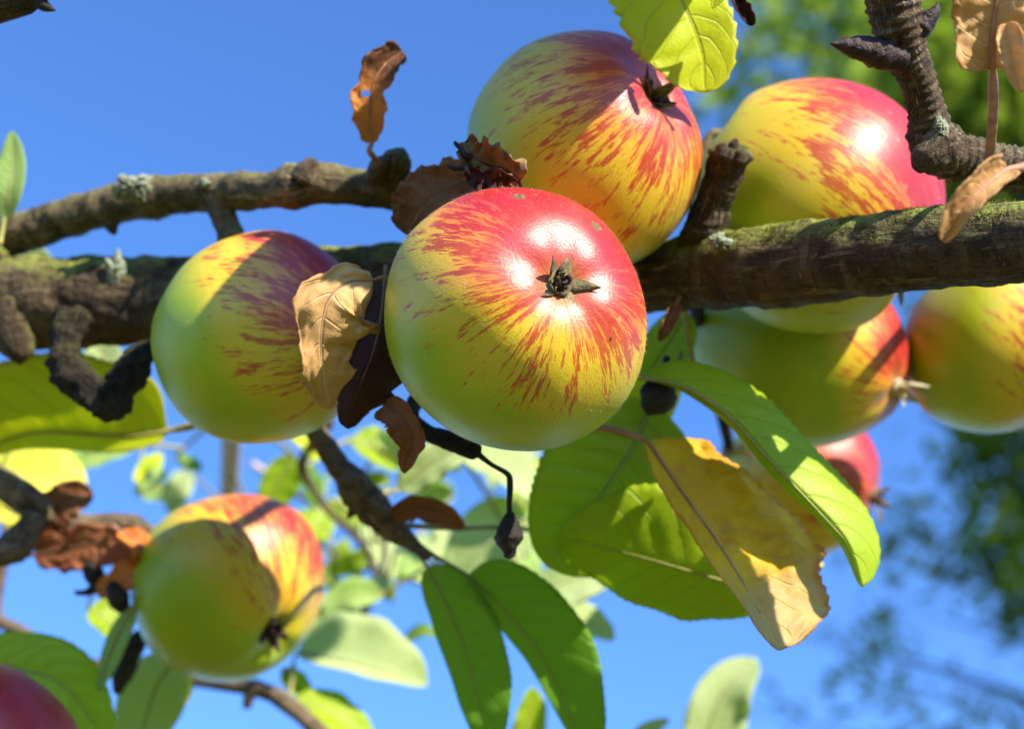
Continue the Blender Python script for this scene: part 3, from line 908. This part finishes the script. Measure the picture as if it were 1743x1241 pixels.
apple(1356, 592, .522, 170, (0.82, -0.36, 0.44), 'green apple under the limb with pale open flower end', (0.92, 0.25, 0.06), (-0.24, 0.98), kz=1.14, hang=(1160, 520, .50), seed=6.1, sep='sepal_g', sep_len=.26, dimple=.06, sep_tilt=70)
apple(1368, 818, .60, 137, (0.85, -0.18, 0.38), 'small red apple peeping out behind the long folded leaf', (0.75, 0.5, 0.4), (0.25, 0.95), kz=.95, hang=(1240, 760, .59), seed=7.6, sep_len=.30, dimple=.07, sep_tilt=70)
apple(1697, 582, .524, 162, (0.55, -0.60, 0.30), 'yellow-green apple hanging below the limb against the dark green tree', (0.90, 0.10, 0.42), (-0.02, 0.90), kz=.95, hang=(1640, 440, .50), seed=8.3)
apple(-40, 1300, .47, 176, (-0.3, -0.5, 0.5), 'shaded dark red apple in front of a broad green leaf', (0.4, 0.7, 0.6), (0.75, 1.15), kz=.95, hang=(-120, 1180, .53), seed=9.9)

# ------------------------------------------------------------------ leaves
L = lambda *a, **k: leaf(TREE, *a, **k)
# --- sharp leaves around the main cluster
L([(1085, -190, .438), (1122, -80, .428), (1165, 10, .420), (1194, 85, .420), (1200, 157, .421)], 66, 112, ('lime', 'lime'), sun=.40, ang=(12, -6), curl=(10, 10), prof=(.6, .42), teeth=17, tamp=.10, wave=.06,
  pet=[(1065, -235, .397)], label='lime leaf glowing in the sun above the topmost apple', nt=70)
L([(1235, 60 - 130, .40), (1225, -30, .40), (1213, 14, .40)], 22, 14, ('lime', 'green_l'), ang=(10, 10), pet=[(1240, -205, .385)])
L([(633, 242, .437), (630, 200, .434), (634, 150, .432), (652, 112, .432), (684, 86, .434)], 40, 36, ('rust', 'brown'), ang=(15, 15), curl=(25, 50), prof=(.4, .35), pet=[(650, 285, .447), (640, 272, .44), (628, 255, .437)], petm='pet_r', petr=5,
  hole=(.46, -.25, .22, 7.0), teeth=9, tamp=.10, wave=.10, rag=.5, label='curled rust-brown dead leaf with a hole, upright on the thin branch', nt=60, ns=10)
L([(812, 300, .428), (770, 315, .424), (725, 345, .421), (690, 398, .424)], 66, 56, ('brown', 'dark'), ang=(5, -10), curl=(20, 20), prof=(.4, .35), pet=[(850, 330, .44)], petm='pet_b', teeth=11, tamp=.10, wave=.16, rag=.3,
  label='dark red-brown dead leaf behind the red-streaked apple', nt=60)
# withered curled bits on top of the front apple
L([(884, 310, .400), (860, 288, .398), (828, 280, .397), (800, 262, .398), (790, 242, .40)], 42, 46, ('dry_back', 'dark'), ang=(10, 20), curl=(60, 40), prof=(.4, .5), petm='black', pet=[(890, 340, .41)], teeth=7, tamp=.2, wave=.6, wfreq=6, rag=.7,
  label='shrivelled grey leaf crumpled between two apples', nt=60)
L([(870, 322, .398), (840, 306, .394), (812, 300, .394), (795, 290, .395)], 34, 28, ('dark', 'dry_back'), ang=(20, 10), curl=(30, 70), prof=(.4, .5), petm='black', teeth=7, tamp=.2, wave=.7, wfreq=7, rag=.7, nt=60)
for pth in ([(815, 285, .398, 7), (798, 283, .397, 6), (780, 287, .397, 4), (766, 284, .397, 4), (761, 280, .397, 2)], [(800, 268, .398, 8), (790, 262, .397, 6), (784, 252, .397, 5), (776, 244, .397, 4), (774, 240, .397, 2)]):
    tube('stalk', BR, pth, 'black', n=24, seg=8, amp=.2, freq=400)
# curled dead leaf between left and front apple: pale flap, dark inside, ragged tip
L([(634, 476, .396), (590, 482, .391), (556, 515, .388), (545, 580, .389), (550, 640, .393), (562, 696, .399)], 92, 48, ('tan', 'dry_back'), sun=.25, ang=(8, 15), curl=(-40, -30), prof=(.45, .60), pet=[(672, 476, .412), (652, 472, .402)], petm='pet_r', petr=3.2,
  teeth=16, tamp=.08, wave=.30, rag=.55, seed=31.7, label='curled tan dead leaf lying against the green apple', nt=70, ns=10)
L([(655, 470, .416), (648, 540, .412), (632, 610, .409), (606, 670, .408), (592, 730, .411)], 80, 80, ('dark', 'brown'), ang=(-15, -20), curl=(-40, -20), prof=(.35, .45), petm='pet_b', teeth=9, tamp=.16, wave=.30, rag=.7,
  label='nearly black dead leaf hanging between two apples', nt=60)
L([(655, 690, .412), (690, 715, .409), (702, 750, .408), (688, 806, .409)], 32, 44, ('brown', 'dry_back'), ang=(20, 20), curl=(40, 30), prof=(.35, .7), petm='pet_b', teeth=8, tamp=.12, wave=.2, rag=.4, nt=50,
  label='pointed brown leaf tip twisting below the red-streaked apple')
# right-hand group below the limb
L([(1088, 642, .437), (1160, 657, .430), (1245, 712, .424), (1328, 805, .418), (1432, 912, .412), (1468, 1000, .410)], 112, 60, ('green_l', 'under'), ang=(-42, -62), curl=(-12, -30), prof=(.5, .42), pet=[(1040, 650, .452), (1062, 644, .444)], petm='pet_g', petr=6,
  teeth=30, tamp=.06, wave=.05, label='long folded green leaf with a sunlit half below the limb', nt=90, ns=8)
L([(1100, 752, .440), (1160, 838, .433), (1225, 930, .423), (1280, 1020, .411), (1326, 1108, .402)], 182, 52, ('autumn', 'autumn_y'), rag=.30, ang=(-24, 45), curl=(-25, 20), prof=(.50, .50), pet=[(960, 735, .452), (1020, 728, .447), (1065, 738, .443)], petm='pet_r', petr=6,
  teeth=30, tamp=.05, wave=.15, wfreq=2.2, label='gold and brown autumn leaf folded along its midrib', nt=90, ns=9)
L([(1110, 690, .478), (1070, 770, .472), (1010, 860, .468), (930, 964, .466)], 138, 130, ('green_l', 'green'), sun=-.25, ang=(-4, 12), curl=(-15, 20), prof=(.5, .55), pet=[(1150, 640, .49)], teeth=22, tamp=.05, wave=.06,
  label='broad shaded green leaf behind the autumn leaf', nt=70)
L([(1330, 1015, .462), (1200, 980, .458), (1080, 945, .458), (950, 915, .462)], 92, 120, ('green_l', 'under'), sun=-.35, ang=(-10, -15), curl=(10, -15), prof=(.5, .6), pet=[(1400, 960, .47)], teeth=22, tamp=.04, wave=.06,
  label='wide green leaf with a sunlit lower edge', nt=70)
L([(1150, 636, .485), (1105, 680, .482), (1065, 730, .480), (1040, 790, .48)], 52, 44, ('lime', 'green_l'), ang=(0, 10), prof=(.5, .6), pet=[(1160, 600, .49)])
L([(1168, 532, .500), (1140, 580, .497), (1105, 632, .495), (1080, 670, .495)], 46, 42, ('under', 'green_l'), ang=(10, 10), prof=(.5, .6), pet=[(1180, 500, .49)])
L([(1150, 520, .44), (1136, 550, .437), (1122, 580, .437)], 22, 20, ('brown', 'dark'), ang=(20, 30), curl=(60, 60), prof=(.4, .5), petm='pet_b', wave=.3)
tube('withered_fruitlet', LIMB, [(1135, 610, .452, 6), (1130, 640, .445, 12), (1124, 662, .441, 28), (1118, 680, .440, 33), (1108, 696, .440, 20), (1104, 704, .440, 8)], 'black', n=30, seg=18, amp=.2, freq=300, label='black withered fruitlet stub by the folded leaf')
tube('stalk', LIMB, [(1165, 520, .47, 6), (1172, 570, .475, 5), (1178, 610, .48, 5), (1182, 630, .48, 4)], 'pet_g', n=20, seg=8)
L([(1240, 880, .492), (1120, 810, .490), (950, 765, .49)], 80, 80, ('green', 'under'), sun=-.3, ang=(0, 0), curl=(10, 10), prof=(.5, .6), pet=[(1290, 900, .50)])
# hanging pair
L([(728, 968, .492), (770, 1050, .488), (805, 1150, .485), (832, 1290, .483)], 62, 34, ('green', 'green'), sun=-.35, ang=(-5, 30), curl=(-15, 10), prof=(.45, .6), pet=[(690, 905, .495), (712, 940, .494)], teeth=24, tamp=.03,
  label='green leaf hanging from the lower twig, darker of a pair', nt=60)
L([(797, 980, .490), (860, 1040, .486), (930, 1130, .483), (1005, 1300, .481)], 84, 24, ('green', 'green'), sun=-.35, ang=(0, 35), curl=(-15, 10), prof=(.42, .6), pet=[(690, 912, .495), (745, 950, .493)], teeth=24, tamp=.03,
  label='green leaf hanging from the lower twig, longer of a pair', nt=60)
L([(668, 880, .492), (710, 862, .49), (750, 870, .49), (790, 898, .492)], 32, 26, ('brown', 'dry_back'), ang=(30, 10), curl=(50, 20), prof=(.4, .5), petm='pet_b', wave=.2, rag=.4, label='purple-brown dead leaf on the lower twig')
tube('stalk', TW, [(690, 895, .495, 5), (780, 900, .50, 4.5), (860, 898, .505, 4.5), (920, 905, .51, 4)], 'pet_g', n=24, seg=8)
# --- left side
L([(285, 733, .535), (200, 742, .53), (100, 735, .53), (20, 745, .535), (-70, 790, .54)], 30, 165, ('lime', 'lime'), sun=-.22, ang=(10, 12), curl=(0, 25), prof=(.35, .6), pet=[(345, 720, .53), (315, 728, .533)], petm='pet_g', petr=7, teeth=24, tamp=.03,
  label='large yellow-green leaf behind the crooked spur', nt=60)
L([(130, 870, .62), (70, 815, .62), (-30, 785, .63)], 55, 60, ('yellow', 'pale'), sun=.5, ang=(10, 10), pet=[(150, 900, .6)], label='pale yellow leaf behind the brown dead leaf')
L([(70, 895, .60), (10, 868, .60), (-40, 850, .60)], 26, 26, ('yellow', 'yellow'), ang=(10, 10), pet=[(100, 905, .55)])
L([(8, 372, .50), (18, 320, .50), (22, 270, .505), (20, 222, .51)], 32, 28, ('under', 'green'), ang=(-25, 40), pet=[(0, 415, .49)], label='small leaf standing above the thin branch')
L([(90, 445, .58), (30, 428, .58), (-40, 425, .58)], 22, 22, ('pale', 'green'), ang=(10, 10), pet=[(130, 470, .53)])
L([(150, 570, .62), (180, 610, .62), (192, 660, .62)], 30, 30, ('pale', 'green'), ang=(10, 10), pet=[(150, 530, .55)])
L([(72, 925, .540), (85, 880, .538), (115, 850, .538), (158, 840, .540)], 34, 36, ('brown', 'dark'), ang=(5, 10), curl=(20, 10), prof=(.4, .4), petm='pet_b', wave=.12, rag=.3, label='dark brown dead leaf standing on the blurred twig')
L([(58, 945, .540), (120, 932, .538), (180, 925, .536), (232, 945, .536)], 36, 44, ('brown', 'orange'), ang=(5, 0), curl=(15, 20), prof=(.4, .4), petm='pet_b', wave=.15, rag=.3, label='red-brown dead leaf beside the half-shaded apple')
L([(205, 905, .533), (240, 932, .530), (234, 972, .530), (165, 1010, .532)], 26, 28, ('orange', 'brown'), sun=.5, ang=(5, 10), curl=(15, 25), prof=(.35, .4), petm='pet_r', wave=.15, rag=.3, label='glowing orange curled leaf tip beside the half-shaded apple')
tube('bud', T2, [(150, 950, .540, 8), (158, 975, .536, 17), (165, 995, .536, 14), (150, 1008, .536, 7), (128, 1010, .536, 4)], 'black', n=24, seg=14, amp=.25, freq=300)
tube('bud', T2, [(190, 995, .525, 12), (202, 1020, .525, 18), (212, 1040, .528, 10)], 'black', n=20, seg=12, amp=.25, freq=300)
L([(-60, 1120, .53), (30, 1140, .525), (110, 1170, .52), (195, 1285, .52)], 70, 60, ('green_l', 'under'), ang=(5, 10), curl=(-20, 10), pet=[(-140, 1110, .5)], label='broad green leaf over the dark red apple', nt=60)
L([(230, 1030, .525), (200, 1085, .522), (165, 1180, .522)], 26, 20, ('under', 'green'), ang=(40, -30), pet=[(235, 1000, .53)], petr=8, label='narrow pale leaf seen edge-on below the half-shaded apple')
L([(300, 1120, .58), (262, 1180, .575), (225, 1300, .575)], 58, 60, ('pale', 'green'), sun=.3, ang=(8, 12), pet=[(330, 1090, .59)], label='pale downy leaf hanging below the half-shaded apple')
L([(318, 1150, .6), (312, 1180, .6), (305, 1210, .6)], 16, 14, ('yellow', 'yellow'), pet=[(330, 1100, .6)])
tube('spur', T3, [(240, 1080, .56, 12), (225, 1110, .555, 18), (208, 1150, .555, 18), (200, 1180, .555, 8)], 'black', n=20, seg=12, amp=.35, freq=250)
# --- blurred leaves in the lower middle, behind
ANCH = [P(*q) for q in ((545, 745, .505), (585, 805, .50), (628, 858, .497), (665, 895, .495), (700, 925, .493), (430, 1172, .63), (490, 1200, .62), (560, 1262, .61), (396, 700, .70), (392, 790, .80), (388, 870, .86),
                        (530, 760, .66), (515, 800, .68), (560, 870, .69), (620, 930, .70), (640, 1000, .70), (600, 1060, .70), (60, 862, .535), (190, 893, .56), (655, 930, .72), (520, 850, .8), (700, 930, .8), (620, 1000, .78), (780, 940, .78), (700, 1400, .61), (950, 1425, .63), (1190, 1405, .655))]


def from_twig(q):
    """Stalk path from the nearest wood to a leaf base; the stalk then counts as wood for the next leaf."""
    b = q if isinstance(q, Vector) else P(*q)
    a = min(ANCH, key=lambda v: (v - b).length)
    m = a.lerp(b, .55) + Vector((0, 0, .04 * (b - a).length))
    ANCH.append(m)
    ANCH.append(a.lerp(b, .85))
    return [a, m]


bl = [
    ([(505, 1112, .63), (600, 1130, .625), (728, 1168, .625)], 70, 22, ('pale', 'green'), (25, 10)),
    ([(650, 1015, .66), (590, 1025, .655), (548, 1085, .655)], 30, 34, ('under', 'green_l'), (30, 30)),
    ([(480, 1140, .63), (500, 1165, .63), (530, 1190, .63)], 22, 20, ('green_l', 'under'), (10, 10)),
    ([(500, 1195, .62), (560, 1215, .62), (640, 1275, .62)], 34, 36, ('green_l', 'under'), (10, 15)),
    ([(500, 775, .72), (475, 820, .72), (450, 875, .72)], 36, 34, ('green_l', 'green'), (10, 10)),
    ([(505, 790, .74), (525, 820, .74), (540, 865, .74)], 20, 18, ('green', 'green'), (10, 10)),
    ([(300, 775, .72), (320, 790, .72), (345, 800, .72)], 13, 13, ('green', 'green'), (10, 10)),
    ([(905, 885, .66), (835, 920, .66), (765, 1000, .66)], 60, 62, ('pale', 'green_l'), (8, 8)),
    ([(890, 1015, .62), (970, 990, .62), (1055, 965, .62)], 30, 46, ('pale', 'green'), (15, 5)),
    ([(950, 1030, .63), (1000, 1060, .63), (1046, 1090, .63)], 26, 24, ('pale', 'green'), (10, 10)),
    ([(770, 760, .66), (850, 790, .66), (922, 850, .66)], 40, 38, ('pale', 'green_l'), (10, 10)),
    ([(680, 835, .54), (735, 790, .54), (808, 752, .54)], 32, 36, ('pale', 'green'), (25, 10)),
    ([(885, 1290, .62), (898, 1225, .62), (905, 1170, .62)], 30, 30, ('green_l', 'green'), (10, 10)),
    ([(1185, 1300, .65), (1230, 1180, .655), (1288, 1122, .66)], 44, 56, ('pale', 'green'), (-10, 22)),
    ([(1060, 1300, .62), (1090, 1255, .62), (1140, 1225, .62)], 16, 16, ('pale', 'green'), (10, 10)),
    ([(620, 880, .74), (650, 930, .74), (690, 990, .74)], 36, 34, ('pale', 'green_l'), (10, 10)),
    ([(560, 850, .74), (585, 880, .74), (625, 910, .74)], 22, 22, ('green_l', 'green'), (10, 10)),
    ([(640, 985, .74), (690, 965, .74), (735, 985, .74)], 20, 20, ('under', 'green_l'), (10, 10)),
    ([(600, 745, .70), (640, 765, .70), (680, 800, .70)], 30, 30, ('green_l', 'green'), (10, 10)),
    ([(555, 960, .74), (562, 990, .74), (575, 1015, .74)], 14, 14, ('green', 'green'), (10, 10)),
    ([(690, 1090, .70), (720, 1075, .70), (745, 1085, .70)], 12, 12, ('green', 'green'), (10, 10)),
    ([(520, 1030, .70), (560, 1085, .70), (570, 1120, .70)], 22, 22, ('under', 'green_l'), (10, 10)),
    ([(830, 930, .70), (880, 960, .70), (905, 1010, .70)], 34, 34, ('under', 'green_l'), (10, 10)),
    ([(230, 760, .70), (160, 775, .70), (90, 800, .70)], 26, 26, ('under', 'green_l'), (10, 10)),
    ([(150, 1040, .60), (180, 1055, .60), (200, 1090, .60)], 34, 28, ('green_l', 'green'), (10, 10)),
]
for (m, a, b, mt, an) in bl:
    L(m, a, b, mt, sun=.6, pet=from_twig(m[0]), petr=3.5, ang=an, curl=(10, 10), prof=(.5, .6), nt=26, ns=4, teeth=12, tamp=.03, wave=.08)
rgb = random.Random(12)
for k in range(40):
    x, y = (rgb.uniform(440, 780), rgb.uniform(745, 1090)) if k < 20 else (rgb.uniform(560, 1000), rgb.uniform(770, 1020)) if k < 34 else (rgb.uniform(20, 330), rgb.uniform(770, 860))
    d = rgb.uniform(.66, .86)
    a = rgb.uniform(0, 6.28)
    ln = rgb.uniform(45, 85)
    dx, dy = math.cos(a) * ln / 2, math.sin(a) * ln / 2
    w = ln * rgb.uniform(.22, .34)
    L([(x - dx, y - dy, d), (x, y - 6, d - .004), (x + dx, y + dy, d)], w, w, rgb.choice([('pale', 'green'), ('under', 'green_l'), ('green_l', 'green'), ('pale', 'green_l'), ('lime', 'green')]), sun=rgb.choice([.6, .6, -.3]),
      pet=from_twig((x - dx, y - dy, d)), petr=3, ang=(10, 10), nt=20, ns=3, teeth=8, tamp=.03, wave=.1)
for pth in ([(640, 860, .70, 7), (655, 930, .72, 6), (640, 1010, .74, 5), (600, 1080, .75, 4)], [(430, 790, .8, 6), (520, 850, .8, 6), (600, 900, .8, 5), (700, 930, .8, 4)], [(560, 1080, .78, 6), (620, 1000, .78, 5), (700, 960, .78, 4), (780, 940, .78, 3)]):
    tube('twig', TREE, pth, 'pale_stem', n=24, seg=8)
# --- upper right
L([(1690, 116, .345), (1690, 60, .342), (1700, -20, .34), (1730, -130, .34)], 84, 110, ('tan', 'tan'), ang=(10, 20), curl=(40, -50), prof=(.35, .5), pet=[(1684, 280, .395), (1690, 200, .375), (1691, 150, .358)], petm='pet_r', petr=9, teeth=14, tamp=.05, wave=.16, rag=.2,
  label='crinkled tan dead leaf on a red stalk beside the knobbly shoot', nt=70)
L([(1712, 40, .338), (1722, 90, .337), (1738, 156, .337)], 34, 26, ('tan', 'tan'), ang=(25, 20), curl=(30, 30), prof=(.4, .6), petm='pet_b', wave=.2, midr=False)
L([(1712, 290, .335), (1675, 318, .328), (1640, 355, .326), (1606, 412, .328)], 44, 50, ('tan', 'dry_back'), ang=(40, 30), curl=(40, 40), prof=(.4, .5), pet=[(1800, 255, .345), (1750, 282, .338)], petm='pet_r', petr=9, wave=.15, rag=.2,
  label='narrow tan dead leaf in front of the limb')
L([(1256, -30, .41), (1262, 5, .41), (1282, 42, .41)], 22, 26, ('dark', 'dark'), ang=(20, 30), curl=(60, 60), prof=(.4, .35), petm='black', wave=.3, rag=.5, pet=[(1262, -205, .39)], label='black shrivelled scrap hanging beside the lime leaf')
# --- leaves added out of view, up-sun, to throw shade on the fruit below
def shade_leaf(px, py, d, u, v, t, half, length):
    """A leaf up-sun of the fruit at (px,py,d): u, v are offsets (photo px) across the sunbeam, t metres up the beam."""
    e1 = cv(.8, -.6, 0)
    e1 = (e1 - SUN * e1.dot(SUN)).normalized()
    e2 = cv(-.168, -.22, .96)
    e2 = (e2 - SUN * e2.dot(SUN) - e1 * e2.dot(e1)).normalized()
    k = d / FPX
    c = P(px, py, d) + e1 * u * k + e2 * v * k + SUN * t
    a, w = e1 * length * k, half * d / (c - ORG).dot(FR)
    L([c - a * .5, c - a * .17 + SUN * .003, c + a * .17 + SUN * .003, c + a * .5], w, w, ('green', 'under'), sun=1.0, ang=(6, 6), prof=(.4, .45), teeth=20, tamp=.04)


shade_leaf(436, 578, .452, 58, 85, .165, 120, 270)
shade_leaf(1000, 256, .438, -125, 95, .085, 95, 250)


# ------------------------------------------------------------------ trees standing behind
def bg_leafmat(name, a, b, tr):
    t = NT(name)
    oc = objco(t)
    n = t.noise(oc, 1.6, 3)
    n2 = t.noise(oc, 14, 2)
    c = t.mix(t.smooth(n, 0.35, 0.65), a, b)
    c = t.mix(t.smooth(n2, 0.45, 0.7), c, tuple(x * 1.5 for x in b))
    sh = t.principled(c, 0.5, 0.4)
    tl = t.n("ShaderNodeBsdfTranslucent")
    tl.inputs[0].default_value = tr + (1,)
    ms = t.n("ShaderNodeMixShader")
    ms.inputs[0].default_value = 0.4
    t.link(sh, ms.inputs[1])
    t.link(tl.outputs[0], ms.inputs[2])
    return t.done(ms.outputs[0])


M['far_leaf'] = bg_leafmat('far_leaf', (0.07, 0.14, 0.015), (0.17, 0.25, 0.05), (0.34, 0.50, 0.05))
M['far_leaf2'] = bg_leafmat('far_leaf_dark', (0.045, 0.095, 0.014), (0.10, 0.165, 0.03), (0.20, 0.36, 0.03))
M['far_bark'] = bark_mat('far_bark', (0.03, 0.024, 0.02), (0.08, 0.065, 0.05), (0.14, 0.12, 0.09), (0.06, 0.07, 0.03), 0.2, 0.06)


def far_tree(label, base, top, rad, limbs, leafm, nleaf, lsize, spread, seed, name='broadleaf_tree'):
    """limbs: list of (start height fraction, end Vector, leaf share)"""
    rg = random.Random(seed)
    root = empty(name, base, label, 'tree', 'trees standing behind the apple tree')
    tube('trunk', root, [(base - Vector((0, 0, .3)), rad * 1.3), (base.lerp(top, .3), rad), (base.lerp(top, .7), rad * .6), (top, rad * .15)], 'far_bark', n=50, seg=14, amp=.1, freq=3)
    verts, faces = [], []
    for (h, e, share) in limbs:
        s = base.lerp(top, h)
        m = s.lerp(e, .5) + Vector((0, 0, .25 * (e - s).length * .4))
        tube('limb', root, [(s, rad * .30), (m, rad * .12), (e, rad * .02)], 'far_bark', n=24, seg=8, amp=.1, freq=4)
        pts = spline([[*s], [*m], [*e]], 30)
        # short side shoots, leaves clustered round them
        ncl = max(4, int(share * 16))
        for c in range(ncl):
            u = rg.uniform(.35, 1.0) ** .7
            p = Vector(pts[min(29, int(u * 29))])
            dirc = Vector((rg.gauss(0, 1), rg.gauss(0, 1), rg.gauss(-.1, .8)))
            cl = p + dirc * spread * .5
            for k in range(int(nleaf * share / ncl)):
                q = cl + Vector((rg.gauss(0, 1), rg.gauss(0, 1), rg.gauss(0, .8))) * spread * .33
                n_ = Vector((rg.gauss(0, .6), rg.gauss(0, .6), 1)).normalized()
                ax = n_.cross(Vector((rg.gauss(0, 1), rg.gauss(0, 1), rg.gauss(0, .4)))).normalized()
                sd = n_.cross(ax)
                ls = lsize * rg.uniform(.6, 1.25)
                b = len(verts)
                verts += [q - ax * ls * .5, q + sd * ls * .28 + n_ * ls * .06, q + ax * ls * .5, q - sd * ls * .28 + n_ * ls * .06]
                faces += [(b, b + 1, b + 2), (b, b + 2, b + 3)]
    o = mesh_obj('crown', verts, faces, leafm, root, smooth=False)
    o['kind'] = 'stuff'
    return root


def grnd(px, d):
    v = P(px, 620, d)
    return Vector((v.x, v.y, 0.0))


b1 = grnd(2250, 8.2)
lim = []
rgl = random.Random(21)
for (px, py, d, h, sh) in [(1300, 60, 7.6, .66, .9), (1330, 150, 7.9, .62, .8), (1400, 20, 8.0, .72, 1.3), (1450, 120, 7.7, .64, 1.3), (1480, -80, 8.2, .8, 1.2), (1580, 60, 7.8, .66, 1.4), (1640, 180, 8.2, .6, 1.4),
                           (1680, 290, 8.0, .52, 1.2), (1600, 300, 8.5, .54, 1.2), (1450, 240, 8.4, .56, .9), (1700, 30, 8.6, .68, 1.4), (1800, 150, 8.0, .62, 1.2), (1600, -160, 8.4, .84, 1.2), (1800, -200, 8.2, .86, 1.2),
                           (1950, -60, 7.7, .76, 1.2), (2100, -260, 8.2, .92, 1.2), (2400, 0, 8.2, .72, 1.4), (2600, 150, 8.2, .6, 1.4), (2500, -250, 8.2, .86, 1.4), (1980, 240, 7.6, .58, 1.2), (1380, 330, 8.6, .5, .7), (1850, 330, 8.4, .5, 1.2)]:
    lim.append((h, P(px, py, d), sh))
far_tree('bright green broadleaf tree rising beside the knobbly shoot', b1, b1 + Vector((-.2, .3, 12.0)), .17, lim, 'far_leaf', 300, .17, .60, 5)
b2 = grnd(2350, 10.5)
lim = []
for (px, py, d, h, sh) in [(1690, 760, 10.2, .50, .9), (1640, 800, 10.4, .47, .7), (1725, 850, 10.0, .44, 1.2), (1700, 950, 10.2, .38, 1.0), (1640, 930, 10.4, .40, .6), (1760, 700, 10.3, .52, 1.2), (1780, 960, 10.3, .38, .8), (1590, 970, 10.6, .38, .25),
                           (1850, 800, 10.2, .48, 1.4), (1950, 900, 10.2, .42, 1.2), (1900, 620, 10.6, .55, 1.2), (2050, 450, 10.6, .66, 1.4), (2300, 350, 10.6, .76, 1.4), (2500, 600, 10.6, .6, 1.4), (2600, 850, 10.5, .5, 1.4), (2200, 700, 9.8, .55, 1.2),
                           (1230, 1190, 11.0, .22, .05), (1350, 1080, 11.0, .28, .08), (1450, 1130, 10.8, .25, .08), (1500, 1020, 10.8, .32, .10), (1600, 1150, 10.6, .25, .10), (1380, 1240, 10.8, .2, .07), (1650, 1060, 10.6, .3, .14), (1550, 1230, 10.6, .2, .08), (1280, 1050, 11.2, .28, .04)]:
    lim.append((h, P(px, py, d), sh))
far_tree('dark green tree with wispy lower twigs far behind the yellow-green apple', b2, b2 + Vector((-.2, .3, 11.5)), .18, lim, 'far_leaf2', 1000, .15, .50, 6)
